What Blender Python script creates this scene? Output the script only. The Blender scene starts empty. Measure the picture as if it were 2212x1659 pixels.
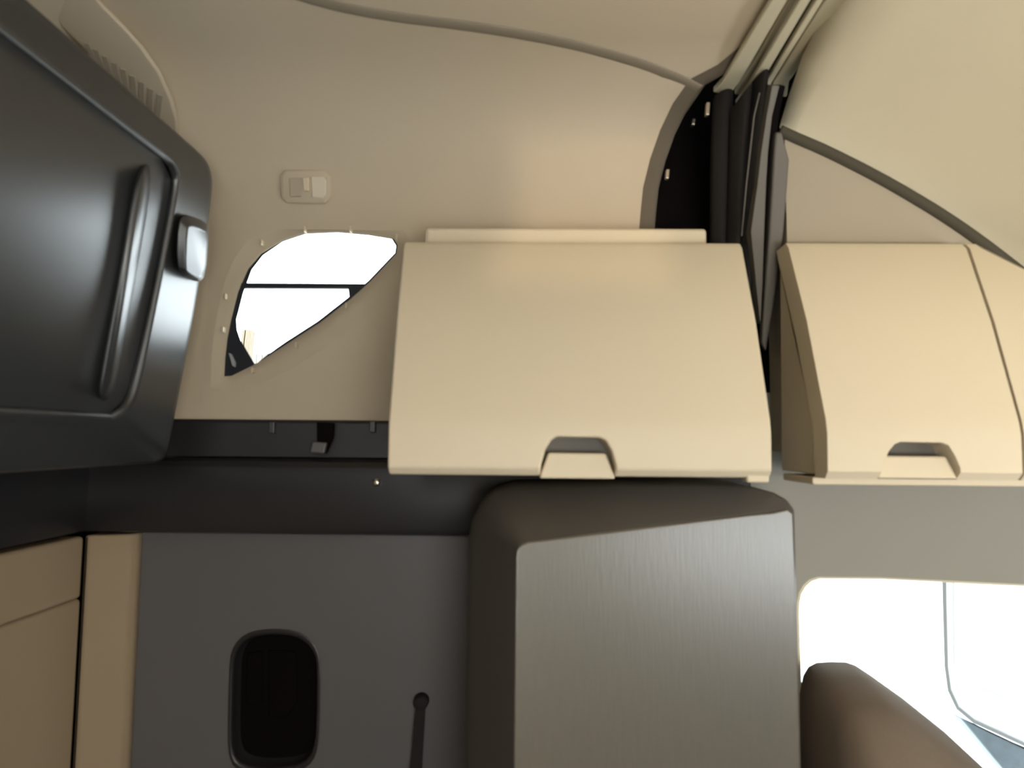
import bpy, bmesh, math, random
from mathutils import Vector, Matrix

random.seed(7)
sc = bpy.context.scene
COL = sc.collection
W, H, F = 2212.0, 1659.0, 1500.0          # photograph size and focal length in pixels
CZ = 1.45                                  # eye height over the cab floor

# ------------------------------------------------------------------ camera
cam_d = bpy.data.cameras.new('camera')
cam = bpy.data.objects.new('camera', cam_d)
COL.objects.link(cam)
cam_d.sensor_fit = 'HORIZONTAL'
cam_d.sensor_width = 36.0
cam_d.lens = 36.0 * F / W
cam_d.clip_start = 0.02
cam_d.clip_end = 400
ROT = Matrix.Rotation(math.radians(1.0), 3, 'Z') @ Matrix.Rotation(math.radians(94.5), 3, 'X') @ Matrix.Rotation(math.radians(0.5), 3, 'Z')
cam.matrix_world = Matrix.Translation((0, 0, CZ)) @ ROT.to_4x4()
sc.camera = cam
cam_d.dof.use_dof = True              # hand-held phone focused past the cab, so the near trim is slightly soft
cam_d.dof.focus_distance = 8.0
cam_d.dof.aperture_fstop = 5.0

# ------------------------------------------------------------------ view, sky, lights
vs = sc.view_settings
vs.view_transform = 'Standard'
vs.look = 'None'
vs.exposure = 0.15
vs.gamma = 1.0
vs.use_curve_mapping = False

world = bpy.data.worlds.new('overcast_sky')
sc.world = world
world.use_nodes = True
bg = world.node_tree.nodes['Background']
bg.inputs['Color'].default_value = (0.89, 0.955, 1.0, 1)
bg.inputs['Strength'].default_value = 8.0


def light(name, kind, loc, target, energy, color=(1, 1, 1), size=1.0, size_y=None, angle=None):
    d = bpy.data.lights.new(name, kind)
    d.energy = energy
    d.color = color
    if kind == 'AREA':
        d.shape = 'RECTANGLE'
        d.size = size
        d.size_y = size_y or size
    if angle:
        d.angle = math.radians(angle)
    o = bpy.data.objects.new(name, d)
    COL.objects.link(o)
    o.location = loc
    o.rotation_euler = (Vector(target) - Vector(loc)).to_track_quat('-Z', 'Y').to_euler()
    return o


# low warm sun that shines in through the small window across the cab
SUN_DIR = Vector((0.18, 1.0, 0.0))
light('sun', 'SUN', (-1, -6, 2.3), Vector((-1, -6, 2.3)) + SUN_DIR, 0.68, (1.0, 0.80, 0.56), angle=2.2)
# daylight entering through the windscreen and through the window of the door across the cab
light('windscreen_daylight', 'AREA', (1.90, 0.1, 1.12), (0.3, 0.35, 1.62), 3.8, (1.0, 0.94, 0.83), 1.7, 0.55)
fill = light('ceiling_fill', 'AREA', (0.60, -0.91, 1.03), (1.15, 0.40, 2.05), 6.0, (1.0, 0.93, 0.78), 0.7, 0.15)  # added fill lamp, aimed up to brighten the front ceiling
fill.data.spread = math.radians(70)
light('door_window_daylight', 'AREA', (0.36, -0.92, 1.32), (0.25, 1.3, 1.75), 13.5, (1.0, 0.91, 0.75), 0.75, 0.62)


# ------------------------------------------------------------------ measuring helpers
def ray(px, py):
    return ROT @ Vector(((px - W / 2) / F, -(py - H / 2) / F, -1.0))


def U(px, py, x=None, y=None, z=None, plane=None):
    """point of the place seen at a pixel, on a plane of the cab (z over the eye)"""
    r = ray(px, py)
    if plane:
        p0, n = plane
        t = (p0 - Vector((0, 0, CZ))).dot(n) / r.dot(n)
    elif y is not None:
        t = y / r.y
    elif x is not None:
        t = x / r.x
    else:
        t = z / r.z
    return Vector((0, 0, CZ)) + r * t


# liner cross section: inward offset against height over the eye
LINER = [(0, -0.05), (0, 0.20), (0, 0.46), (0.003, 0.50), (0.014, 0.55), (0.036, 0.605), (0.07, 0.655), (0.115, 0.69),
         (0.17, 0.717), (0.22, 0.727), (0.26, 0.7305), (0.275, 0.731)]
YW = 1.5
PX, RC = -0.70, 0.28


def lin(x, pts):
    if x <= pts[0][0]:
        return pts[0][1]
    for (a, va), (b, vb) in zip(pts, pts[1:]):
        if x <= b:
            return va + (vb - va) * (x - a) / (b - a)
    return pts[-1][1]


def S(px, py, off=0.0):
    """point of the sleeper liner (back wall or ceiling) seen at a pixel"""
    r = ray(px, py)
    t = 0.3
    while t < 4:
        p = r * t
        if p.x < PX and p.y > YW - RC:
            inset = RC - math.hypot(p.x - PX, p.y - (YW - RC))
        elif p.x < PX:
            inset = p.x - (PX - RC)
        else:
            inset = YW - p.y
        if p.z > 0.731 - off or inset < off + lin(p.z, [(z, d) for d, z in LINER]):
            break
        t += 0.0015
    return Vector((0, 0, CZ)) + r * t


# ------------------------------------------------------------------ materials
def mat(name, color, rough=0.6, metal=0.0, spec=0.5, grain=None, bump=0.0, var=0.0, stretch=(1, 1, 1), coat=0.0):
    m = bpy.data.materials.new(name)
    m.use_nodes = True
    nt = m.node_tree
    b = nt.nodes['Principled BSDF']
    b.inputs['Base Color'].default_value = (*color, 1)
    b.inputs['Roughness'].default_value = rough
    b.inputs['Metallic'].default_value = metal
    b.inputs['Specular IOR Level'].default_value = spec
    b.inputs['Coat Weight'].default_value = coat
    if grain:
        tc = nt.nodes.new('ShaderNodeTexCoord')
        mp = nt.nodes.new('ShaderNodeMapping')
        mp.inputs['Scale'].default_value = stretch
        nz = nt.nodes.new('ShaderNodeTexNoise')
        nz.inputs['Scale'].default_value = grain
        nz.inputs['Detail'].default_value = 3
        nt.links.new(tc.outputs['Object'], mp.inputs['Vector'])
        nt.links.new(mp.outputs['Vector'], nz.inputs['Vector'])
        if var:
            mr = nt.nodes.new('ShaderNodeMapRange')
            mr.inputs['From Min'].default_value = 0.25
            mr.inputs['From Max'].default_value = 0.75
            mr.inputs['To Min'].default_value = 1 - var
            mr.inputs['To Max'].default_value = 1 + var
            nt.links.new(nz.outputs['Fac'], mr.inputs['Value'])
            mx = nt.nodes.new('ShaderNodeVectorMath')
            mx.operation = 'SCALE'
            mx.inputs[0].default_value = color
            nt.links.new(mr.outputs['Result'], mx.inputs['Scale'])
            nt.links.new(mx.outputs['Vector'], b.inputs['Base Color'])
        if bump:
            bp = nt.nodes.new('ShaderNodeBump')
            bp.inputs['Strength'].default_value = bump
            bp.inputs['Distance'].default_value = 0.002
            nt.links.new(nz.outputs['Fac'], bp.inputs['Height'])
            nt.links.new(bp.outputs['Normal'], b.inputs['Normal'])
    return m


M = {}
M['liner'] = mat('beige_liner_cloth', (0.50, 0.425, 0.32), 0.9, spec=0.15, grain=700, bump=0.12, var=0.02)
M['headliner'] = mat('cream_headliner', (0.60, 0.54, 0.40), 0.9, spec=0.15, grain=700, bump=0.12, var=0.02)
M['edge'] = mat('shaded_liner_edge', (0.13, 0.108, 0.082), 0.9, spec=0.1)  # dark brown holds the shade of the rolled liner edge
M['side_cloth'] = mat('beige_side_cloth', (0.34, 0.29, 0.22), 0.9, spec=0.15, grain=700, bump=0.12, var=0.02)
M['seam'] = mat('seam_crease_shade', (0.24, 0.205, 0.155), 0.95, spec=0.05)  # dark taupe holds the shade of the ceiling crease
M['gasket'] = mat('dark_olive_gasket', (0.07, 0.062, 0.045), 0.9, spec=0.1)
M['cream'] = mat('cream_plastic', (0.62, 0.53, 0.385), 0.5, spec=0.35, grain=900, bump=0.05, var=0.012)
M['cream_dark'] = mat('dark_putty_plastic', (0.40, 0.345, 0.26), 0.55, spec=0.3, grain=900, bump=0.05)  # darker putty tone
M['black_plastic'] = mat('black_moulded_plastic', (0.022, 0.023, 0.024), 0.36, spec=1.0, grain=500, bump=0.05)
M['belt'] = mat('black_shelf_plastic', (0.016, 0.015, 0.016), 0.36, spec=0.4, grain=500, bump=0.08)
M['dark'] = mat('black_cavity', (0.006, 0.005, 0.005), 0.9, spec=0.0)
M['curtain'] = mat('black_curtain_cloth', (0.018, 0.016, 0.015), 0.85, spec=0.2, grain=800, bump=0.15)
M['pillar'] = mat('grey_pillar_trim', (0.115, 0.103, 0.088), 0.55, spec=0.3, grain=700, bump=0.06)
M['olive'] = mat('olive_track', (0.33, 0.29, 0.20), 0.65, spec=0.25)
M['putty'] = mat('putty_track', (0.50, 0.46, 0.34), 0.5, spec=0.35)
M['locker'] = mat('grey_locker_plastic', (0.105, 0.098, 0.098), 0.45, spec=0.4, grain=600, bump=0.06, var=0.03)
M['tan'] = mat('tan_upholstery', (0.30, 0.225, 0.145), 0.8, spec=0.2, grain=500, bump=0.2, var=0.04)
M['cab_body'] = mat('charcoal_cabinet_shell', (0.075, 0.066, 0.058), 0.55, spec=0.35, grain=500, bump=0.08)
M['cab_face'] = mat('brushed_grey_laminate', (0.095, 0.083, 0.062), 0.33, spec=0.9, grain=60, bump=0.15, var=0.07, stretch=(5, 5, 0.4))
M['header'] = mat('grey_header_cloth', (0.25, 0.243, 0.217), 0.85, spec=0.2, grain=500, bump=0.1, var=0.02)
M['seat'] = mat('brown_seat_cloth', (0.13, 0.10, 0.075), 0.9, spec=0.15, grain=600, bump=0.3, var=0.08)
M['steel'] = mat('bright_screw_steel', (0.75, 0.68, 0.58), 0.3, metal=1.0)
M['rubber'] = mat('black_window_rubber', (0.014, 0.016, 0.022), 0.6, spec=0.3)
M['latch_grey'] = mat('grey_latch', (0.32, 0.33, 0.34), 0.4, spec=0.4)
M['lens'] = mat('frosted_lamp_lens', (0.62, 0.55, 0.44), 0.35, spec=0.5, grain=300, bump=0.1)
M['white'] = mat('white_mirror_shell', (0.82, 0.83, 0.84), 0.4, spec=0.4)
M['mirror'] = mat('mirror_glass', (0.9, 0.92, 0.94), 0.06, metal=1.0)
M['pale_glass'] = mat('pale_mirror_glass', (0.66, 0.67, 0.68), 0.15, spec=0.5)
M['grey_rim'] = mat('grey_mirror_rim', (0.16, 0.165, 0.17), 0.5)
M['blue_grey'] = mat('blue_grey_bracket', (0.06, 0.08, 0.095), 0.45, grain=30, var=0.25)
M['wood'] = mat('weathered_timber', (0.13, 0.105, 0.072), 0.8, grain=30, var=0.25, stretch=(6, 6, 0.5))
M['fence'] = mat('pale_fence_board', (0.17, 0.16, 0.135), 0.8, grain=20, var=0.12, stretch=(6, 6, 0.5))
M['ground'] = mat('pale_concrete', (0.62, 0.61, 0.58), 0.9, grain=4, var=0.08)
M['floor'] = mat('dark_floor_mat', (0.06, 0.055, 0.05), 0.8, grain=200, bump=0.2)

gm = bpy.data.materials.new('window_glass')
gm.use_nodes = True
nt = gm.node_tree
nt.nodes.clear()
out = nt.nodes.new('ShaderNodeOutputMaterial')
mixs = nt.nodes.new('ShaderNodeMixShader')
tr = nt.nodes.new('ShaderNodeBsdfTransparent')
tr.inputs['Color'].default_value = (0.93, 0.97, 0.97, 1)
gl = nt.nodes.new('ShaderNodeBsdfGlossy')
gl.inputs['Roughness'].default_value = 0.02
fr = nt.nodes.new('ShaderNodeFresnel')
fr.inputs['IOR'].default_value = 1.45
nt.links.new(fr.outputs['Fac'], mixs.inputs['Fac'])
nt.links.new(tr.outputs['BSDF'], mixs.inputs[1])
nt.links.new(gl.outputs['BSDF'], mixs.inputs[2])
nt.links.new(mixs.outputs['Shader'], out.inputs['Surface'])
M['glass'] = gm


# ------------------------------------------------------------------ mesh helpers
def link(name, me, material, parent=None, smooth=False):
    o = bpy.data.objects.new(name, me)
    COL.objects.link(o)
    if material:
        me.materials.append(M[material] if isinstance(material, str) else material)
    if smooth:
        for p in me.polygons:
            p.use_smooth = True
    if parent:
        o.parent = parent
        o.matrix_parent_inverse = Matrix.Translation(parent.location).inverted()
    return o


def raw(name, verts, faces, material, parent=None, smooth=False, bevel=0.0, segs=3, fix=True):
    me = bpy.data.meshes.new(name)
    me.from_pydata([tuple(v) for v in verts], [], faces)
    if fix:
        bm = bmesh.new()
        bm.from_mesh(me)
        bmesh.ops.recalc_face_normals(bm, faces=bm.faces)
        bm.to_mesh(me)
        bm.free()
    o = link(name, me, material, parent, smooth or bevel > 0)
    if bevel:
        b = o.modifiers.new('bevel', 'BEVEL')
        b.width = bevel
        b.segments = segs
        b.limit_method = 'ANGLE'
        b.angle_limit = math.radians(25)
        b.harden_normals = True
    return o


def loft(name, loops, material, parent=None, caps=(True, True), smooth=False, bevel=0.0, segs=3, closed=True):
    n = len(loops[0])
    verts = [v for lp in loops for v in lp]
    faces = []
    for k in range(len(loops) - 1):
        for i in range(n if closed else n - 1):
            j = (i + 1) % n
            faces.append((k * n + i, k * n + j, (k + 1) * n + j, (k + 1) * n + i))
    if caps[0]:
        faces.append(tuple(range(n)))
    if caps[1]:
        faces.append(tuple((len(loops) - 1) * n + i for i in range(n)))
    o = raw(name, verts, faces, material, parent, smooth, bevel, segs)
    return o


def prism(name, loop, vec, material, parent=None, bevel=0.0, segs=3, smooth=False):
    vec = Vector(vec)
    return loft(name, [[Vector(p) for p in loop], [Vector(p) + vec for p in loop]], material, parent, bevel=bevel, segs=segs, smooth=smooth)


def box(name, a, b, material, parent=None, bevel=0.0, segs=2):
    (x0, y0, z0), (x1, y1, z1) = a, b
    return prism(name, [(x0, y0, z0), (x1, y0, z0), (x1, y0, z1), (x0, y0, z1)], (0, y1 - y0, 0), material, parent, bevel, segs)


def tube(name, pts, r, material, parent=None, n=10, squash=None):
    loops = []
    pts = [Vector(p) for p in pts]
    for i, p in enumerate(pts):
        d = (pts[min(i + 1, len(pts) - 1)] - pts[max(i - 1, 0)]).normalized()
        u = d.cross(Vector((0, 0, 1)))
        if u.length < 1e-4:
            u = d.cross(Vector((0, 1, 0)))
        u.normalize()
        v = d.cross(u).normalized()
        rr = r[i] if isinstance(r, (list, tuple)) else r
        loops.append([p + (u * math.cos(2 * math.pi * k / n) + v * math.sin(2 * math.pi * k / n) * (squash or 1)) * rr for k in range(n)])
    return loft(name, loops, material, parent, smooth=True)


def flat_with_hole(name, outer, holes, material, reveal=None, parent=None):
    """planar sheet with holes; reveal: list of (loop, [loops going in])"""
    bm = bmesh.new()
    edges = []
    for lp in [outer] + holes:
        vs_ = [bm.verts.new(p) for p in lp]
        edges += [bm.edges.new((vs_[i], vs_[(i + 1) % len(vs_)])) for i in range(len(vs_))]
    bmesh.ops.triangle_fill(bm, use_beauty=True, use_dissolve=False, edges=edges)
    for hole, loops in (reveal or []):
        prev = [bm.verts.new(p) for p in hole]
        for lp in loops:
            cur = [bm.verts.new(p) for p in lp]
            n = len(cur)
            for i in range(n):
                f = bm.faces.new((prev[i], prev[(i + 1) % n], cur[(i + 1) % n], cur[i]))
                f.smooth = True
            prev = cur
    bmesh.ops.remove_doubles(bm, verts=bm.verts, dist=1e-5)
    bmesh.ops.recalc_face_normals(bm, faces=bm.faces)
    me = bpy.data.meshes.new(name)
    bm.to_mesh(me)
    bm.free()
    return link(name, me, material, parent)


def empty(name, loc):
    o = bpy.data.objects.new(name, None)
    o.empty_display_size = 0.05
    o.location = loc
    COL.objects.link(o)
    return o


def tag(o, label=None, cat=None, group=None, kind=None):
    for k, v in (('label', label), ('category', cat), ('group', group), ('kind', kind)):
        if v:
            o[k] = v
    return o


def thing(name, loc, label, cat, group=None):
    return tag(empty(name, loc), label, cat, group)


def struct(o, label=None):
    return tag(o, label, None, None, 'structure')


def chaikin(pts, n=2, closed=True):
    pts = [Vector(p) for p in pts]
    for _ in range(n):
        q = []
        m = len(pts)
        for i in range(m if closed else m - 1):
            a, b = pts[i], pts[(i + 1) % m]
            q += [a * 0.75 + b * 0.25, a * 0.25 + b * 0.75]
        if not closed:
            q = [pts[0]] + q + [pts[-1]]
        pts = q
    return pts


def px_loop(pts, **kw):
    return [U(a, b, **kw) for a, b in pts]


# ================================================================== THE SETTING
# path of the sleeper liner in plan: back wall, rounded corner, left wall
arc = [(PX - RC * math.sin(a), YW - RC + RC * math.cos(a), math.sin(a), -math.cos(a)) for a in [math.pi / 2 * k / 10 for k in range(11)]]
X_END = [(0.46, U(1415, 487, y=1.5).x), (0.55, U(1425, 420, y=1.48).x), (0.605, U(1440, 350, y=1.46).x), (0.655, U(1462, 290, y=1.43).x),
         (0.69, U(1490, 240, y=1.385).x), (0.715, U(1530, 205, y=1.33).x), (0.731, 0.44)]

# flat zone of the back wall with the sleeper window, its shallow sunken surround and reveal
win_px = [(482, 813), (484, 775), (489, 730), (497, 690), (512, 630), (534, 580), (562, 547), (610, 518), (660, 503), (730, 500), (800, 506), (850, 515),
          (859, 530), (856, 548), (800, 608), (755, 648), (690, 698), (620, 743), (555, 785), (500, 812)]
ring_px = [(455, 835), (457, 770), (463, 715), (470, 670), (486, 605), (505, 560), (535, 520), (590, 490), (655, 482), (732, 481), (812, 487), (872, 494),
           (888, 520), (885, 575), (830, 650), (780, 695), (710, 745), (640, 790), (565, 828), (495, 850)]
ZT = 0.46
win = px_loop(win_px, y=YW + 0.012)
ring = px_loop(ring_px, y=YW)
mid = [a * 0.45 + b * 0.55 + Vector((0, 0.006, 0)) for a, b in zip(ring, win)]
ring = [p if p.z < CZ + ZT - 0.002 else Vector((p.x, p.y, CZ + ZT - 0.002)) for p in ring]
inner = [p + Vector((0, 0.008, 0)) for p in win]
xr = lin(0.2, X_END) - 0.035
wall = flat_with_hole('wall_back', [Vector((PX, YW, CZ - 0.05)), Vector((xr, YW, CZ - 0.05)), Vector((xr, YW, CZ + ZT)), Vector((PX, YW, CZ + ZT))],
                      [ring], 'liner', [(ring, [mid, win, inner])])
struct(wall, 'beige cloth side wall of the sleeper around the small curved window')

# curved upper part of the back wall, corner and left wall, all one sheet of liner
top = [(d, z) for d, z in LINER if z >= ZT]
nx = 16
verts, faces, rows = [], [], []
for d, z in top:
    row = []
    x1 = lin(z, X_END) - 0.035
    for k in range(nx):
        row.append((x1 + (PX - x1) * k / nx, YW - d, CZ + z))
    for x, y, ax, ay in arc:
        row.append((x + ax * d, y + ay * d, CZ + z))
    for k in range(1, 5):
        row.append((PX - RC + d, (YW - RC) + (-0.9 - (YW - RC)) * k / 4, CZ + z))
    rows.append(row)
n = len(rows[0])
verts = [v for r in rows for v in r]
faces = [(i * n + j, i * n + j + 1, (i + 1) * n + j + 1, (i + 1) * n + j) for i in range(len(rows) - 1) for j in range(n - 1)]
o = raw('wall_back', verts, faces, 'liner', wall, smooth=True)
o.name = 'upper_liner'
# lower part of the corner and left wall
verts = []
cols = [(x, y) for x, y, _, _ in arc] + [(PX - RC, (YW - RC) + (-0.9 - (YW - RC)) * k / 4) for k in range(1, 5)]
zs = [-0.05, 0.2, ZT]
verts = [(x, y, CZ + z) for z in zs for x, y in cols]
n = len(cols)
o = raw('wall_left', verts, [(i * n + j, i * n + j + 1, (i + 1) * n + j + 1, (i + 1) * n + j) for i in range(2) for j in range(n - 1)], 'liner', None, smooth=True)
struct(o, 'beige cloth corner and rear wall of the sleeper behind the folded bunk')
# rolled edge of the liner beside the dark pillar opening
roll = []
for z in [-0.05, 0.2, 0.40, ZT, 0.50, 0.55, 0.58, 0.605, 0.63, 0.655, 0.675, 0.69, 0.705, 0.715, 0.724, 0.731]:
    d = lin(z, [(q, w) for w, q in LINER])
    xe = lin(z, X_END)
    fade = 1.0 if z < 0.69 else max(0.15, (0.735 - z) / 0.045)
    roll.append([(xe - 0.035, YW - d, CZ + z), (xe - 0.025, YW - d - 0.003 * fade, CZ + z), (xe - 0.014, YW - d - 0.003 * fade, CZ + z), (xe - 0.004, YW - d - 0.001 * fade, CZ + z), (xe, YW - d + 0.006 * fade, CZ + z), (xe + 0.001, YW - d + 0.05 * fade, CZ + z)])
o = loft('edge_shade', roll, 'edge', wall, caps=(False, False), smooth=True, closed=False)  # shade of the turning liner edge, painted as a dark band

# ceiling of the sleeper
d_top = LINER[-1][0]
loop = [(0.48, -0.9), (0.48, YW - d_top - 0.02), (0.44, YW - d_top), (PX, YW - d_top)] + [(x + ax * d_top, y + ay * d_top) for x, y, ax, ay in arc] + [(PX - RC + d_top, -0.9)]
o = raw('ceiling', [(x, y, CZ + 0.731) for x, y in loop], [tuple(range(len(loop)))], 'liner')
struct(o, 'beige cloth ceiling over the sleeper')

# seam where side liner and ceiling meet, crease shade put into its dark colour
seam_px = [(560, -40), (700, 8), (830, 34), (960, 50), (1080, 66), (1200, 88), (1300, 112), (1400, 143), (1470, 172), (1508, 192)]
seam = [S(a, b, 0.001) for a, b in seam_px]
seam = chaikin(seam, 2, closed=False)
tr1 = tube('trim_1', seam, 0.015, 'seam', None, 10, squash=0.2)
struct(tr1, 'thin seam with its crease shade painted dark taupe, curving across the sleeper ceiling')

# black body pillar behind the liner edge
o = box('wall_pillar', (0.20, 1.56, CZ - 0.25), (0.60, 1.60, CZ + 0.80), 'dark')
o.name = 'trim_2'
struct(o, 'black body pillar in the gap beside the curtain')
pil = o

# front part of the cab: sloping roof, side panel, door wall
groove_px = [(1684, 283), (1720, 300), (1780, 325), (1880, 375), (1960, 420), (2050, 475), (2130, 532), (2212, 596), (2330, 690)]
YP = 1.34
groove = [U(a, b, y=YP) for a, b in groove_px]
rise = [(YP, 0.0), (1.33, 0.008), (1.30, 0.024), (1.22, 0.052), (1.10, 0.080), (0.92, 0.104), (0.7, 0.120), (0.4, 0.128), (-0.9, 0.130)]
gx = [groove[0]] + groove + [Vector((1.45, YP, CZ + 0.10)), Vector((1.95, YP, CZ - 0.05))]
gx[0] = Vector((0.535, YP, groove[0].z + 0.012))
loops = [[Vector((p.x, y, p.z + dz)) for p in gx] for y, dz in rise]
xrl = U(1826, 0, z=0.716).x
for lp, (y, dz) in zip(loops, rise):
    f = min(1.0, max(0.0, (YP - y) / 0.12))
    lp[0] = Vector((0.508 + (xrl - 0.508) * f, y, min(CZ + 0.716, groove[0].z + dz + 0.012 + 0.04 * f)))
    lp[1].z += 0.03 * f
lift = Vector((0, 0, 0.006))
loops = [[p + lift for p in lp] for lp in loops]
o = loft('ceiling_front', loops, 'headliner', None, caps=(False, False), smooth=True, closed=False)
o.name = 'ceiling.001'
struct(o, 'cream ceiling sloping down over the front seats')
g = tube('trim_3', chaikin(groove, 2, closed=False), 0.0145, 'gasket', None, 10, squash=0.8)
struct(g, 'dark olive gasket line between the sloping front ceiling and side panel')
o = raw('wall_back', [(0.512, YP, CZ - 0.02)] + [(1.2, YP, CZ - 0.02)] + [tuple(p) for p in reversed(groove[:-1])] + [(0.512, YP, groove[0].z)], [tuple(range(len(groove) + 2))], 'side_cloth')
o.name = 'wall_back_front'
struct(o, 'beige upper side panel above the front overhead bin')
raw('panel_return', [(0.512, YP, CZ - 0.02), (0.512, YD_ := 1.45, CZ - 0.02), (0.512, YD_, groove[0].z), (0.512, YP, groove[0].z)], [(0, 1, 2, 3)], 'side_cloth', o)

# door wall with its window
YD = 1.45
w2_px = [(1721, 1320), (1722, 1300), (1726, 1280), (1735, 1264), (1748, 1252), (1766, 1246), (1900, 1247), (2050, 1254), (2212, 1262), (2400, 1270), (2400, 1780), (1735, 1780)]
w2 = px_loop(w2_px, y=YD)
w2i = [p + Vector((0, 0.03, 0)) for p in w2]
dw = flat_with_hole('wall_right', [Vector((0.30, YD, 0.02)), Vector((1.75, YD, 0.02)), Vector((1.75, YD, CZ + 0.10)), Vector((0.30, YD, CZ + 0.10))], [w2], 'header', [(w2, [w2i])])
struct(dw, 'grey cloth panel over the door window below the bins')

win2 = struct(empty('window_2', U(1900, 1400, y=YD + 0.02)), 'large bright door window behind the seat')
raw('glass_pane', [p + Vector((0, 0.02, 0)) for p in w2], [tuple(range(len(w2)))], 'glass', win2)
fr_o = [p + Vector((0, 0.004, 0)) for p in w2]
cen = U(2060, 1500, y=YD)
fr_i = [p + (cen - p) * 0.022 + Vector((0, 0.004, 0)) for p in w2]
loft('window_frame', [fr_o, fr_i, [p + Vector((0, 0.012, 0)) for p in fr_i], [p + Vector((0, 0.012, 0)) for p in fr_o]], 'putty', win2, caps=(False, False))

# rest of the cab that closes the room
o = box('floor', (-1.0, -1.0, -0.02), (1.95, 1.56, 0.0), 'floor')
struct(o, 'dark cab floor')
yo = -0.95
o = flat_with_hole('wall_front', [Vector((-1.0, yo, 0)), Vector((1.98, yo, 0)), Vector((1.98, yo, CZ + 0.85)), Vector((-1.0, yo, CZ + 0.85))],
                   [[Vector((0.06, yo, 0.80)), Vector((0.95, yo, 0.80)), Vector((0.95, yo, 1.385)), Vector((0.06, yo, 1.385))],
                    [Vector((-0.46, yo, CZ + 0.28)), Vector((-0.13, yo, CZ + 0.28)), Vector((-0.13, yo, CZ + 0.66)), Vector((-0.46, yo, CZ + 0.66))]], 'liner')
struct(o, 'beige wall across the cab behind the viewer')
o = flat_with_hole('wall_right', [Vector((1.96, -1.0, 0)), Vector((1.96, 1.5, 0)), Vector((1.96, 1.5, CZ + 0.85)), Vector((1.96, -1.0, CZ + 0.85))],
                   [[Vector((1.96, -0.8, 0.85)), Vector((1.96, 0.9, 0.85)), Vector((1.96, 0.9, 1.25)), Vector((1.96, -0.8, 1.25))]], 'header')
o.name = 'wall_right_front'
struct(o, 'front wall of the cab with the windscreen opening')

# lower side wall behind the locker panels
o = box('wall_lower', (-1.0, 1.505, 0.0), (0.32, 1.53, CZ - 0.04), 'dark')
o.name = 'wall_back_lower'
struct(o, 'dark lower side wall behind the grey panel')

o = box('wall_left_lower', (-1.0, -1.0, 0.0), (-0.958, 1.503, CZ - 0.05), 'dark')
struct(o, 'dark lower rear wall behind the tan padding')
# roof skin that closes the cab over the liners
o = box('roof', (-1.05, -1.0, CZ + 0.86), (1.98, 1.62, CZ + 0.88), 'dark')
o.name = 'ceiling.002'
struct(o, 'dark roof skin above the liners')
o = box('side_skin', (-1.05, 1.60, CZ + 0.49), (1.98, 1.62, CZ + 0.86), 'dark')
o.name = 'wall_back_skin'
struct(o, 'dark outer skin above the windows')

o = box('side_skin', (0.56, 1.60, CZ + 0.08), (1.98, 1.62, CZ + 0.50), 'side_cloth')
o.name = 'wall_back_front_skin'
struct(o, 'beige side skin behind the front bins')

# curtain track and ceiling rails, running across the cab and down the pillar
ZC = 0.73


def strip(name, left, right, material, parent=None, thick=0.02, bevel=0.004, ext=None):
    """bar with a face given by two edges (lists of points)"""
    if ext is not None:
        left, right = left + [ext(left[-1])], right + [ext(right[-1])]
    loops = []
    m = len(left)
    for i in range(m):
        a, b = left[i], right[i]
        d = (left[min(i + 1, m - 1)] - left[max(i - 1, 0)]).normalized()
        nrm = d.cross(b - a).normalized()
        if nrm.y < 0 or (abs(nrm.y) < 0.3 and nrm.z < 0):
            nrm = -nrm
        loops.append([a, b, b + nrm * thick, a + nrm * thick])
    return loft(name, loops, material, parent, bevel=bevel, segs=2)


def toward(p):
    return Vector((p.x, -0.88, p.z + 0.004))


track = thing('curtain_track', U(1640, 180, y=1.2), 'cream ribbed curtain track running along the ceiling from the dark pillar', 'curtain track')
zt = 0.705
specs = [('rail', [(1540, 200), (1560, 178), (1667, 0)], [(1578, 205), (1598, 178), (1702, 0)], 'putty', 0.708),
         ('groove', [(1586, 205), (1602, 178), (1704, 0)], [(1604, 205), (1620, 178), (1726, 0)], 'olive', 0.722),
         ('rail', [(1588, 228), (1622, 178), (1728, 0)], [(1606, 228), (1646, 178), (1752, 0)], 'putty', 0.700),
         ('slot', [(1630, 200), (1647, 178), (1752, 0)], [(1640, 200), (1653, 178), (1762, 0)], 'dark', 0.722),
         ('rail', [(1640, 205), (1655, 178), (1763, 0)], [(1655, 205), (1668, 178), (1780, 0)], 'putty', 0.706),
         ('rail', [(1660, 210), (1670, 178), (1782, 0)], [(1700, 210), (1704, 178), (1832, 0)], 'olive', 0.712)]
for nm, l, r, m_, z in specs:
    strip(nm, [U(a, b, z=z) for a, b in l], [U(a, b, z=z) for a, b in r], m_, track, 0.012, 0.003, toward)

# ================================================================== THINGS
# ------------------------------------------------ sleeper window parts
win1 = struct(empty('window_1', U(680, 640, y=YW + 0.05)), 'small curved sleeper window showing white sky')
yg = YW + 0.026
loft('window_frame', [[p + Vector((0, 0.0, 0)) for p in px_loop(win_px, y=yg - 0.008)],
                      px_loop([(550, 786), (520, 735), (512, 712), (511, 690), (526, 632), (544, 583), (568, 552), (612, 522), (661, 506), (730, 503), (798, 509), (846, 517),
                               (855, 531), (853, 546), (796, 606), (750, 644), (686, 694), (616, 739), (575, 768), (556, 784)], y=yg - 0.008),
                      px_loop([(550, 786), (520, 735), (512, 712), (511, 690), (526, 632), (544, 583), (568, 552), (612, 522), (661, 506), (730, 503), (798, 509), (846, 517),
                               (855, 531), (853, 546), (796, 606), (750, 644), (686, 694), (616, 739), (575, 768), (556, 784)], y=yg + 0.012),
                      px_loop(win_px, y=yg + 0.012)], 'rubber', win1, caps=(False, False))
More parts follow.
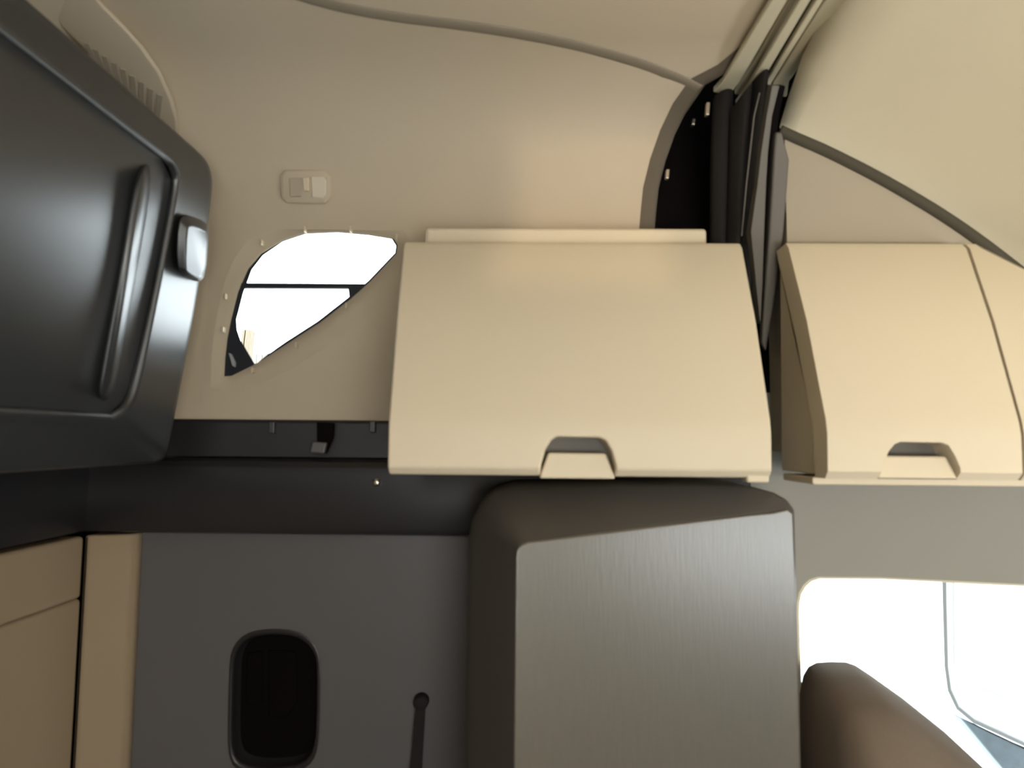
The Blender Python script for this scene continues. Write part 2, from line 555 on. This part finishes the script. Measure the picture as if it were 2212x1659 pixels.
raw('glass_pane', px_loop(win_px, y=yg + 0.004), [tuple(range(len(win_px)))], 'glass', win1)
prism('window_bar', px_loop([(522, 611), (800, 613), (794, 623), (518, 622)], y=yg - 0.010), (0, 0.012, 0), 'rubber', win1)
prism('window_stile', px_loop([(752, 622), (790, 622), (756, 645), (754, 640)], y=yg - 0.010), (0, 0.012, 0), 'rubber', win1)
prism('window_latch', px_loop([(493, 762), (499, 764), (508, 783), (507, 793), (501, 790)], y=yg - 0.014), (0, 0.012, 0), 'latch_grey', win1, 0.0015)
for a, b in [(565, 524), (658, 495), (757, 495), (857, 512), (487, 640), (482, 712), (640, 745), (748, 660), (545, 800)]:
    p = S(a, b)
    prism('clip', [p + Vector((dx, -0.004, dz)) for dx, dz in ((-0.0018, -0.006), (0.0018, -0.006), (0.0018, 0.006), (-0.0018, 0.006))], (0, 0.016, 0), 'cream', win1, 0.001)

# ------------------------------------------------ folded bunk
zb0 = 0.148
bp0, bn = Vector((-0.689, 0, CZ)), Vector((1, 0, -zb0)).normalized()


def B(px, py, h=0.0):
    return U(px, py, plane=(bp0 + bn * h, bn))


def bunk_near(p, y):
    return Vector((p.x, y, p.z))


def soft(pts, n=2, closed=False):
    return [(v.x, v.y) for v in chaikin([(a, b, 0) for a, b in pts], n, closed)]


bunk = thing('folding_bunk', B(200, 950), 'large black plastic underside of a bunk folded up at the left', 'bunk')
o_px = soft([(335, 1000), (357, 990), (365, 962), (400, 780), (430, 610), (452, 462), (459, 402), (456, 372), (446, 346), (424, 324)])
r_px = soft([(243, 913), (280, 893), (302, 850), (332, 700), (357, 580), (383, 450), (391, 385), (388, 366), (379, 345), (364, 331)])
c_px = soft([(240, 903), (272, 884), (292, 842), (323, 700), (348, 580), (373, 450), (382, 390), (379, 370), (371, 351), (357, 338)])
f_px = soft([(236, 892), (264, 874), (280, 836), (313, 700), (338, 580), (362, 450), (372, 396), (369, 378), (362, 360), (350, 347)])


def bunk_loop(px, h, y_near=-0.55):
    pts = [B(a, b, h) for a, b in px]
    lo = bunk_near(pts[0], y_near)
    hi = bunk_near(pts[-1], y_near)
    return [lo] + pts + [hi]


loft('panel', [bunk_loop(o_px, -0.055), bunk_loop(o_px, -0.006), [p * 1.0 for p in bunk_loop(soft([(332, 994), (352, 984), (359, 958), (394, 780), (424, 610), (446, 462), (453, 402), (450, 375), (441, 350), (420, 329)]), 0.0)],
               bunk_loop(r_px, 0.0), bunk_loop(c_px, 0.009), bunk_loop(f_px, -0.004)], 'black_plastic', bunk, caps=(True, False), smooth=True)
fz = sorted([(p.z, p.y) for p in (B(a, b, -0.004) for a, b in f_px)])
rows, NV, NU = [], 22, 26
for j in range(NV + 1):
    v = j / NV
    z = fz[0][0] + (fz[-1][0] - fz[0][0]) * v
    yr = lin(z, fz)
    row = []
    for i in range(NU + 1):
        dd = (yr + 0.55) * i / NU
        crown = 0.066 * (dd if dd < 0.55 else 0.55 + 0.3 * (1 - math.exp(-(dd - 0.55) / 0.3))) * math.sin(math.pi * v) ** 0.8
        row.append(Vector((-0.689 + zb0 * (z - CZ), yr - dd, z)) + bn * (-0.004 + crown))
    rows.append(row)
raw('field_panel', [p for r in rows for p in r], [(j * (NU + 1) + i, j * (NU + 1) + i + 1, (j + 1) * (NU + 1) + i + 1, (j + 1) * (NU + 1) + i) for j in range(NV) for i in range(NU)], 'black_plastic', bunk, smooth=True)
rib_o = [(322, 350), (328, 400), (302, 560), (267, 740), (248, 848), (230, 868), (211, 860), (213, 820), (238, 680), (262, 540), (282, 420), (300, 362)]
rib_c = [(312, 375), (316, 405), (292, 560), (258, 740), (240, 838), (228, 853), (219, 848), (222, 815), (247, 680), (272, 540), (291, 425), (304, 380)]
loft('rib', [px for px in ([B(a, b, -0.002) for a, b in soft(rib_o, 2, True)], [B(a, b, 0.019) for a, b in soft(rib_c, 2, True)])], 'black_plastic', bunk, caps=(False, True), smooth=True)
rib2_o = [(x - 305, y - 215 + 0) for x, y in rib_o]
rib2_c = [(x - 305, y - 215 + 0) for x, y in rib_c]
loft('rib', [[B(a, b, -0.004) for a, b in soft(rib2_o, 2, True)], [B(a, b, 0.006) for a, b in soft(rib2_c, 2, True)]], 'black_plastic', bunk, caps=(False, True), smooth=True)
lat_o = soft([(384, 480), (398, 462), (444, 478), (452, 500), (444, 596), (428, 612), (396, 594), (380, 572)], 1, True)
lat_c = soft([(404, 496), (410, 484), (440, 494), (446, 506), (438, 592), (428, 602), (408, 592), (400, 582)], 1, True)
loft('latch', [[B(a, b, -0.002) for a, b in lat_o], [B(a, b, 0.014) for a, b in lat_o], [B(a, b, 0.026) for a, b in lat_c]], 'black_plastic', bunk, bevel=0.004)
st = [B(372, 935, -0.02), B(366, 975, -0.02)]

# ------------------------------------------------ vent panel at the upper left
va, vb, vc = S(388, 290, 0.012), S(250, 30, 0.012), S(200, 150, 0.03)
VN = (vb - va).cross(vc - va).normalized()
if VN.dot(Vector((0, 0, CZ)) - va) < 0:
    VN = -VN
VP0 = va


def V(px, py, h=0.0):
    return U(px, py, plane=(VP0 + VN * h, VN))


vent = thing('vent_panel', V(320, 230), 'pale beige curved vent panel with slats above the black bunk', 'vent')
v_out = [(388, 310), (384, 255), (372, 210), (345, 150), (310, 100), (270, 55), (225, 10), (170, -50), (60, -50), (130, 60), (200, 130), (300, 250)]
v_in = [(383, 305), (379, 258), (367, 214), (340, 155), (305, 105), (266, 61), (222, 16), (168, -44), (66, -44), (134, 57), (204, 126), (303, 246)]
loft('panel', [[V(a, b, -0.06) for a, b in v_out], [V(a, b, 0) for a, b in v_out], [V(a, b, 0.008) for a, b in v_in]], 'liner', vent, smooth=False, bevel=0.003)
for k in range(9):
    t = k / 8
    ax, ay = 185 + 160 * t, 92 + 112 * t
    bx, by = 208 + 130 * t, 140 + 118 * t
    w_ = 6.5
    prism('slat', [V(ax - w_, ay, 0.0095), V(ax + w_, ay + 4, 0.0095), V(bx + w_, by + 4, 0.0095), V(bx - w_, by, 0.0095)], VN * -0.006, 'side_cloth', vent, 0.001)

# ------------------------------------------------ wall lamp
lamp_c = S(659, 404)
lamp = thing('wall_lamp', lamp_c, 'small rectangular beige reading lamp on the wall above the window', 'lamp')


def L(px, py, h):
    return S(px, py, 0.004 + h)


loft('bezel', [[L(a, b, -0.012) for a, b in [(604, 380), (616, 367), (700, 367), (714, 380), (716, 425), (703, 440), (620, 439), (607, 426)]],
               [L(a, b, 0.004) for a, b in [(604, 380), (616, 367), (700, 367), (714, 380), (716, 425), (703, 440), (620, 439), (607, 426)]],
               [L(a, b, 0.008) for a, b in [(611, 384), (620, 374), (697, 374), (708, 384), (709, 422), (699, 433), (623, 432), (613, 422)]]], 'liner', lamp, bevel=0.002)
prism('lens', [L(a, b, 0.012) for a, b in [(672, 380), (698, 380), (704, 388), (704, 420), (696, 428), (674, 426)]], (0, 0.006, 0), 'lens', lamp, 0.002)
sw = prism('switch', [L(a, b, 0.011) for a, b in [(624, 384), (650, 383), (650, 424), (626, 425)]], (0, 0.006, 0), 'cream_dark', lamp, 0.002)
prism('knob', [L(a, b, 0.016) for a, b in [(653, 384), (666, 382), (667, 412), (656, 412)]], (0, 0.010, 0), 'cream', lamp, 0.002)

# ------------------------------------------------ black shelf round the wall
BX, BR = -0.90, 0.07
barc = [(BX - BR * math.sin(a), YW - BR + BR * math.cos(a), math.sin(a), -math.cos(a)) for a in [math.pi / 2 * k / 6 for k in range(7)]]
bpath = [(0.46, YW, 0, -1)] + [(BX, YW, 0, -1)] + barc[1:] + [(BX - BR, -0.9, 1, 0)]


def belt_loops(prof):
    return [[Vector((x + ax * d, y + ay * d, CZ + z)) for d, z in prof] for x, y, ax, ay in bpath]


shelf = thing('wall_shelf', (0, 1.46, CZ - 0.1), 'long black ledge shelf running round the wall under the window and bunk', 'shelf')
loft('back_rail', belt_loops([(-0.02, 0.036), (0.012, 0.036), (0.016, 0.03), (0.018, -0.045), (-0.02, -0.045)]), 'belt', shelf, bevel=0.003)
loft('ledge', belt_loops([(-0.01, -0.045), (0.045, -0.047), (0.062, -0.052), (0.072, -0.062), (0.076, -0.078), (0.076, -0.185), (0.072, -0.196), (0.06, -0.2), (-0.01, -0.2)]), 'belt', shelf, smooth=False, bevel=0.002)
for a, b in [(590, 922), (806, 920)]:
    p = U(a, b, y=1.478)
    box('clip', (p.x - 0.006, 1.468, p.z - 0.014), (p.x + 0.006, 1.49, p.z + 0.010), 'black_plastic', shelf, 0.002)
p = U(814, 1042, y=1.422)
tube('bolt', [p + Vector((0, 0.006, 0)), p + Vector((0, -0.004, 0)), p + Vector((0, -0.007, 0))], [0.008, 0.008, 0.004], 'steel', shelf, 12)

strap = thing('strap', U(700, 945, y=1.44), 'short black strap with a grey buckle hanging over the black ledge', 'strap')
prism('webbing', px_loop([(684, 912), (721, 914), (719, 945), (704, 980), (690, 974), (684, 950)], y=1.462), (0, 0.010, 0), 'dark', strap, 0.002)
prism('buckle', px_loop([(674, 954), (706, 956), (700, 980), (668, 978)], y=1.448), (0, 0.012, 0), 'locker', strap, 0.004)

# ------------------------------------------------ tan upholstered corner and rear panel under the shelf
zl = 1.246
colm = thing('corner_bolster', (-0.85, 1.46, 0.0), 'upright tan padded corner bolster beside the grey panel', 'padding')
prism('cushion', [(x, y, 0.02) for x, y in [(-0.806, 1.50), (-0.804, 1.462), (-0.812, 1.448), (-0.832, 1.438), (-0.858, 1.428), (-0.882, 1.418), (-0.892, 1.42), (-0.90, 1.50)]], (0, 0, zl - 0.02), 'tan', colm, 0.006, smooth=True)
pad = thing('rear_padding', (-0.92, 0.9, 0.0), 'tan padded rear panel at the lower left edge with a stitched crease', 'padding')
za = U(175, 1292, x=-0.889).z
box('upper_cushion', (-0.955, -0.8, za), (-0.889, 1.414, zl), 'tan', pad, 0.008, 3)
box('lower_cushion', (-0.955, -0.8, 0.05), (-0.8885, 1.414, za), 'tan', pad, 0.008, 3)

# ------------------------------------------------ grey locker panel with black cup
locker = thing('locker_panel', (-0.3, 1.48, 0.0), 'dark grey plastic locker panel under the black shelf with a black recess', 'panel')
YL = 1.472
rec_px = [(512, 1648), (502, 1625), (499, 1590), (502, 1450), (506, 1412), (522, 1386), (548, 1371), (592, 1366), (636, 1370), (664, 1384), (682, 1408), (688, 1440),
          (686, 1560), (682, 1610), (672, 1636), (650, 1654), (600, 1662), (540, 1660)]
rec = chaikin(px_loop(rec_px, y=YL), 1)
rc = sum(rec, Vector()) / len(rec)
rec1 = [rc + (p - rc) * 0.97 + Vector((0, 0.008, 0)) for p in rec]
rec2 = [rc + (p - rc) * 0.93 + Vector((0, 0.05, 0)) for p in rec]
flat_with_hole('panel', [Vector((-0.802, YL, 0.03)), Vector((0.14, YL, 0.03)), Vector((0.14, YL, zl + 0.002)), Vector((-0.802, YL, zl + 0.002))], [rec], 'locker', [(rec, [rec1])], locker)
cup = loft('recess_cup', [[rc + (p - rc) * 1.06 + Vector((0, -0.004, 0)) for p in rec], [rc + (p - rc) * 1.0 + Vector((0, -0.007, 0)) for p in rec], [p + Vector((0, -0.004, 0)) for p in rec1], rec2], 'belt', locker, caps=(False, True), smooth=True)
prism('socket', px_loop([(532, 1412), (566, 1406), (566, 1520), (530, 1524)], y=YL + 0.028), (0, 0.02, 0), 'dark', cup, 0.004)
prism('socket', px_loop([(578, 1404), (640, 1408), (642, 1520), (620, 1550), (578, 1552)], y=YL + 0.028), (0, 0.02, 0), 'dark', cup, 0.006)

hook = thing('hanging_strap', U(910, 1515, y=1.455), 'thin black loop strap hanging from a round peg on the grey panel', 'strap')
pc = U(911, 1512, y=YL)
tube('peg', [pc + Vector((0, 0.002, 0)), pc + Vector((0, -0.018, 0)), pc + Vector((0, -0.024, 0))], [0.016, 0.015, 0.010], 'curtain', hook, 16)
sl = [U(a, b, y=1.452) for a, b in [(899, 1516), (894, 1560), (890, 1610), (884, 1670), (880, 1740)]]
sr = [U(a, b, y=1.452) for a, b in [(919, 1520), (917, 1560), (914, 1610), (911, 1670), (908, 1740)]]
strip('webbing', sl, sr, 'curtain', hook, 0.006, 0.002)


# ------------------------------------------------ overhead bins
def bin_profile(y_off=0.0):
    zb = U(1200, 1029, y=1.12).z
    zs_ = U(1200, 918, y=1.122).z
    zt_ = U(1200, 522, y=1.285).z
    return zb, zs_, zt_


def build_bin(name, x0, x1, xt0, xt1, handle_px, label, zshift=0.0, body_mat='cream', yb=1.46):
    zb, zs_, zt_ = bin_profile()
    zb, zs_, zt_ = zb + zshift, zs_ + zshift, zt_ + zshift
    t = thing(name, ((x0 + x1) / 2, 1.3, zb), label, 'overhead bin', 'overhead storage bins')
    # door: a thick moulded lid, slightly tapered towards its top
    th = 0.05

    def sec(x, xt, s=1):
        zm = (zs_ + zt_) / 2
        xm = x + (xt - x) * 0.38
        return [Vector((x, 1.132, zb)), Vector((x, 1.120, zb + 0.012)), Vector((x, 1.119, zs_ - 0.01)), Vector((x, 1.123, zs_ + 0.012)),
                Vector((xm, 1.193, zm + 0.01)), Vector((xt, 1.277, zt_ - 0.012)), Vector((xt, 1.29, zt_)),
                Vector((xt, 1.29 + th, zt_ - 0.002)), Vector((xm, 1.193 + th, zm - 0.012)), Vector((x, 1.123 + th, zs_)), Vector((x, 1.120 + th, zb))]
    nseg = 8
    secs = []
    for k in range(nseg + 1):
        f = k / nseg
        secs.append([a + (b - a) * f for a, b in zip(sec(x0, xt0), sec(x1, xt1))])
    door = loft('door', secs, 'cream', t, bevel=0.006, segs=3)
    # scooped hand hold cut into the lower lip
    hp = [U(a, b, y=1.119) for a, b in handle_px]
    hc = sum(hp, Vector()) / len(hp)
    cut_loops = [[p + Vector((0, -0.03, 0)) for p in hp], [p for p in hp], [hc + (p - hc) * 0.90 + Vector((0, 0.070, 0.0)) for p in hp]]
    cutter = loft('cutter', cut_loops, None)
    bo = door.modifiers.new('cut', 'BOOLEAN')
    bo.operation = 'DIFFERENCE'
    bo.solver = 'EXACT'
    bo.object = cutter
    door.modifiers.move(1, 0)
    dg = bpy.context.evaluated_depsgraph_get()
    me = bpy.data.meshes.new_from_object(door.evaluated_get(dg), depsgraph=dg)
    door.modifiers.clear()
    door.data = me
    bpy.data.objects.remove(cutter)
    prism('recess_shade', [hc + (p - hc) * 0.93 + Vector((0, 0.043, 0.006)) for p in hp], (0, 0.006, 0), 'pillar', door, 0.0)  # dark plate added behind the hand hold, painting the recess shade
    # pull tab inside the hand hold
    zl_, zh_ = hp[0].z + 0.0015, hp[0].z + (max(p.z for p in hp) - hp[0].z) * 0.62
    xa, xb = hp[0].x, hp[-1].x

    def tabx(z, m_):
        f = (z - hp[0].z) / (max(p.z for p in hp) - hp[0].z)
        ins = 0.022 * f + m_
        return xa + ins, xb - ins
    lo, hi = tabx(zl_, -0.001), tabx(zh_, 0.001)
    loft('handle', [[Vector((lo[0], 1.127, zl_)), Vector((lo[1], 1.127, zl_)), Vector((hi[1], 1.132, zh_)), Vector((hi[0], 1.132, zh_))],
                    [Vector((lo[0], 1.146, zl_)), Vector((lo[1], 1.146, zl_)), Vector((hi[1], 1.146, zh_)), Vector((hi[0], 1.146, zh_))]], 'cream', door, bevel=0.004)
    # body behind the lid
    g_ = 0.007
    bs = []
    for x, xt in ((x0 + 0.006, xt0 + 0.006), (x1 - 0.006, xt1 - 0.006)):
        bs.append([Vector((x, 1.120 + th + g_, zb + 0.004)), Vector((x, 1.123 + th + g_, zs_)), Vector((xt, 1.29 + th + g_ * 1.2, zt_ - 0.008)), Vector((xt, yb, zt_ - 0.008)), Vector((x, yb, zb + 0.004))])
    loft('body', bs, body_mat, t, bevel=0.004)
    return t, door


xa = U(838, 960, y=1.12).x
xb = U(1667, 960, y=1.12).x
xta = U(872, 545, y=1.28).x
xtb = U(1603, 530, y=1.28).x
h1 = [(1165, 1036), (1168, 1005), (1177, 972), (1190, 950), (1202, 943), (1296, 945), (1309, 952), (1322, 975), (1331, 1008), (1331, 1038)]
zt_all = bin_profile()[2]
bin1, door1 = build_bin('overhead_bin', xa, xb, xta, xtb, h1, 'wide cream overhead bin in the middle, beside the small curved window', yb=1.36)
box('back_panel', (xa + 0.05, 1.36, CZ - 0.03), (0.30, 1.497, zt_all - 0.03), 'cream', bin1, 0.004)
zb, zs_, zt_ = bin_profile()
p0, p1 = U(920, 492, y=1.35), U(1526, 492, y=1.35)
box('mounting_lip', (p0.x, 1.345, zt_ - 0.02), (p1.x, 1.46, p0.z), 'cream', bin1, 0.008, 3)
p0, p1 = U(1612, 1030, y=1.13), U(1662, 1043, y=1.13)
box('end_cap', (p0.x, 1.128, p1.z), (p1.x, 1.16, zb + 0.006), 'cream', bin1, 0.004, 3)

x2a = U(1787, 960, y=1.12).x
x2b = U(2206, 960, y=1.12).x
xt2a = U(1702, 540, y=1.28).x
xt2b = U(2085, 530, y=1.28).x
h2 = [(1902, 1036), (1908, 1005), (1920, 975), (1932, 960), (1945, 954), (2035, 956), (2050, 962), (2064, 985), (2076, 1012), (2077, 1038)]
bin2, door2 = build_bin('overhead_bin', x2a, x2b, xt2a, xt2b, h2, 'narrower cream overhead bin right of the dark pillar, above the door window', yb=1.338)
p0 = U(1744, 1046, y=1.15)
box('bottom_rail', (x2a + 0.002, 1.185, U(1800, 1047, y=1.19).z), (x2b + 0.09, 1.32, zb - 0.0005), 'cream', bin2, 0.003, 2)
x3a = x2b + 0.005
xt3a = xt2b + 0.0068
h3 = [(2420, 1036), (2424, 1005), (2436, 975), (2448, 960), (2460, 954), (2550, 956), (2562, 962), (2574, 985), (2584, 1012), (2586, 1038)]
bin3, door3 = build_bin('overhead_bin', x3a, x3a + 0.36, xt3a, xt3a + 0.02, h3, 'cream overhead bin cut by the right edge of the photo, under the sloping ceiling', yb=1.338)

# ------------------------------------------------ tall cabinet under the middle bin
cabn = thing('tall_cabinet', (0.2, 1.3, 0.0), 'tall cabinet with a brushed grey door and dark rounded edge under the middle bin', 'cabinet')
O_px = [(1000, 1700), (1012, 1170), (1020, 1122), (1038, 1087), (1066, 1063), (1110, 1051), (1300, 1046), (1500, 1046), (1620, 1050), (1672, 1064), (1700, 1080), (1714, 1100), (1718, 1250), (1731, 1700)]
F_px = [(1108, 1700), (1114, 1205), (1116, 1190), (1121, 1181), (1129, 1175), (1142, 1171), (1330, 1147), (1520, 1124), (1620, 1112), (1670, 1107), (1702, 1100), (1713, 1109), (1718, 1250), (1731, 1700)]
yO = 1.20
Ol = px_loop(O_px, y=yO)


def fy(px):
    return 1.02 + (px - 1108) / (1716 - 1108) * 0.155


Fl = [U(a, b, y=fy(a)) for a, b in F_px]
for lp in (Ol, Fl):
    for i in (0, -1):
        lp[i].z = 0.0
mid1 = [a * 0.88 + b * 0.12 + Vector((0, -0.003, 0.001)) for a, b in zip(Ol, Fl)]
Fb = [p + Vector((0, 0.004, 0)) for p in Fl]
for lp in (mid1, Fb):
    for i in (0, -1):
        lp[i].z = 0.0
loft('body', [[p + Vector((0, 0.20, 0)) for p in Ol], Ol, mid1, Fb], 'cab_body', cabn, bevel=0.004)
loft('door', [Fb, Fl], 'cab_face', cabn, caps=(False, True), bevel=0.003)

# ------------------------------------------------ curtain and pillar trims
Yp = lambda py: lin(py, [(150, 1.255), (200, 1.28), (300, 1.32), (400, 1.345), (500, 1.365), (620, 1.385), (720, 1.40), (1100, 1.43)])


def pp(pts, dy=0.0):
    return [U(a, b, y=Yp(b) + dy) for a, b in pts]


curt = thing('privacy_curtain', U(1580, 1000, y=1.42), 'black privacy curtain gathered in folds against the pillar between the two bins', 'curtain')
folds = [([(1545, 205), (1540, 330), (1538, 520), (1536, 700)], [(1584, 195), (1580, 330), (1577, 520), (1575, 700)], 0.065, 0.015),
         ([(1580, 235), (1578, 330), (1572, 520), (1574, 700)], [(1630, 175), (1614, 330), (1600, 520), (1590, 700)], 0.04, 0.03),
         ([(1626, 175), (1612, 330), (1598, 520), (1588, 700)], [(1660, 160), (1646, 330), (1632, 520), (1622, 700)], 0.028, 0.03)]
for l, r, dy, bulge in folds:
    lo_, ro_ = pp(l, dy), pp(r, dy)
    loops = []
    for a, b in zip(lo_, ro_):
        loop_ = []
        for k in range(9):
            f = k / 8
            loop_.append(a + (b - a) * f + Vector((0, -math.sin(math.pi * f) * bulge, 0)))
        loop_ += [b + Vector((0, 0.02, 0)), a + Vector((0, 0.02, 0))]
        loops.append(loop_)
    loft('fold', loops, 'curtain', curt, smooth=True)

tube('sheen_line', pp([(1641, 200), (1629, 250), (1620, 330), (1612, 400), (1602, 510)], -0.012), 0.0016, 'pillar', curt, 6)  # thin grey tube painting the sheen along the fold's edge
pt = thing('pillar_trim', U(1660, 700, y=1.38), 'grey ribbed pillar trim strip beside the black curtain', 'trim')
strip('strip', pp([(1668, 185), (1656, 250), (1644, 330), (1636, 400), (1622, 500), (1634, 620), (1641, 690)], -0.02), pp([(1684, 185), (1668, 250), (1659, 330), (1655, 400), (1651, 500), (1647, 620), (1643, 700)], -0.02), 'pillar', pt, 0.03, 0.004)
strip('strip', pp([(1680, 185), (1666, 250), (1657, 330), (1653, 400), (1649, 500), (1645, 620), (1641, 740)], -0.008), pp([(1698, 185), (1684, 250), (1674, 330), (1670, 400), (1664, 500), (1656, 620), (1650, 760)], -0.008), 'dark', pt, 0.03, 0.003)
strip('strip', pp([(1676, 285), (1672, 330), (1668, 400), (1662, 500), (1652, 640), (1645, 740)], -0.024), pp([(1690, 285), (1706, 345), (1702, 400), (1694, 500), (1672, 660), (1655, 760)], -0.024), 'pillar', pt, 0.03, 0.005)
for a, b, h_ in [(1529, 234, 34), (1442, 375, 26), (1498, 262, 18)]:
    p = U(a, b, y=1.44 if a != 1529 else 1.33)
    tag_o = prism('screw', [p + Vector((dx, 0, dz)) for dx, dz in ((-0.004, -h_ / 2600), (0.003, -h_ / 2600), (0.005, h_ / 2600), (-0.002, h_ / 2600))], (0, 0.012, 0), 'steel', pil, 0.0015)

# ------------------------------------------------ seat by the door window
seat = thing('seat', (0.8, 1.35, 0.0), 'dark brown cloth seat back in front of the door window', 'seat')
s_px = [(1731, 1900), (1730, 1560), (1729, 1492), (1735, 1458), (1746, 1440), (1764, 1431), (1798, 1429), (1828, 1430), (1848, 1437), (1880, 1458), (1950, 1508), (2040, 1580), (2125, 1659), (2240, 1780), (2330, 1900)]
far = px_loop(s_px, y=1.40)
far = [Vector((p.x, p.y, max(p.z, 0.5))) for p in far]
sc_c = Vector((U(1860, 1700, y=1.4).x, 0, 0.75))


def shrink(lp, f, y):
    return [Vector((sc_c.x + (p.x - sc_c.x) * f, y, sc_c.z + (p.z - sc_c.z) * f)) for p in lp]


loft('backrest', [shrink(far, 0.93, 1.425), far, shrink(far, 0.965, 1.34), shrink(far, 0.90, 1.27), shrink(far, 0.80, 1.22), shrink(far, 0.55, 1.20)], 'seat', seat, smooth=True)
box('seat_base', (sc_c.x - 0.12, 1.15, 0.0), (sc_c.x + 0.45, 1.40, 0.52), 'seat', seat, 0.03, 3)

# ================================================================== OUTSIDE
o = raw('ground', [(-40, 1.9, -1.15), (40, 1.9, -1.15), (40, 60, -1.15), (-40, 60, -1.15)], [(0, 1, 2, 3)], 'ground')
struct(o, 'pale concrete yard outside the truck')

mir = thing('side_mirror', U(2120, 1400, y=2.0), 'large white truck mirror seen through the door window at the right edge', 'mirror')
YM = 2.0
hs = [(2034, 1200), (2036, 1300), (2040, 1440), (2047, 1492), (2066, 1532), (2102, 1562), (2212, 1612), (2330, 1660), (2330, 1200)]
hs_i = [(2048, 1206), (2049, 1300), (2052, 1440), (2058, 1488), (2074, 1524), (2108, 1552), (2212, 1600), (2322, 1646), (2322, 1206)]
loft('housing', [px_loop(hs, y=YM + 0.16), px_loop(hs, y=YM), px_loop(hs_i, y=YM - 0.004)], 'white', mir, bevel=0.004)
loft('rim', [px_loop(hs, y=YM - 0.001), px_loop(hs, y=YM - 0.008), px_loop([(a * 0.35 + c * 0.65, b * 0.35 + d * 0.65) for (a, b), (c, d) in zip(hs, hs_i)], y=YM - 0.008), px_loop([(a * 0.35 + c * 0.65, b * 0.35 + d * 0.65) for (a, b), (c, d) in zip(hs, hs_i)], y=YM - 0.002)], 'grey_rim', mir, caps=(False, False))
prism('mirror_glass', px_loop([(2062, 1210), (2180, 1215), (2192, 1330), (2205, 1505), (2128, 1474), (2078, 1450), (2064, 1440)], y=YM - 0.012), (0, 0.006, 0), 'pale_glass', mir, 0.002)
prism('mirror_glass', px_loop([(2066, 1462), (2120, 1488), (2206, 1522), (2325, 1566), (2325, 1636), (2208, 1588), (2112, 1544), (2078, 1516)], y=YM - 0.012), (0, 0.006, 0), 'pale_glass', mir, 0.002)
prism('arm', px_loop([(2076, 1552), (2140, 1584), (2212, 1618), (2330, 1668), (2330, 1800), (2220, 1722), (2165, 1659), (2120, 1605)], y=YM + 0.10), (0, 0.05, 0), 'blue_grey', mir, 0.004)

post = thing('timber_post', U(533, 900, y=6.0), 'weathered timber post rising beyond the lower left of the small window', 'post')
pa, pb, pc_, pd = U(523, 714, y=6.0), U(531, 711, y=6.0), U(544, 714, y=6.03), U(536, 800, y=6.0)
for nm, l, r, m_ in (('board', (523, 715), (531, 712), 'wood'), ('board', (531, 711), (544, 714), 'wood')):
    a, b = U(*l, y=6.0), U(*r, y=6.02)
    prism(nm, [Vector((a.x, 6.0, a.z)), Vector((b.x, 6.0, b.z)), Vector((b.x - 0.25, 6.0, -1.15)), Vector((a.x - 0.25, 6.0, -1.15))], (0, 0.10, 0), m_, post, 0.004)
fen = thing('board_fence', U(600, 900, y=14.0), 'pale board fence far outside at the foot of the small window', 'fence')
xl, xr_ = U(470, 766, y=14).x, U(760, 760, y=14).x
x = xl
zf = U(590, 764, y=14).z
while x < xr_:
    w_ = 0.115
    h_ = zf + random.uniform(-0.02, 0.02)
    box('board', (x, 14.0 + random.uniform(0, 0.02), -1.15), (x + w_ - 0.012, 14.05, h_), 'fence', fen)
    x += w_
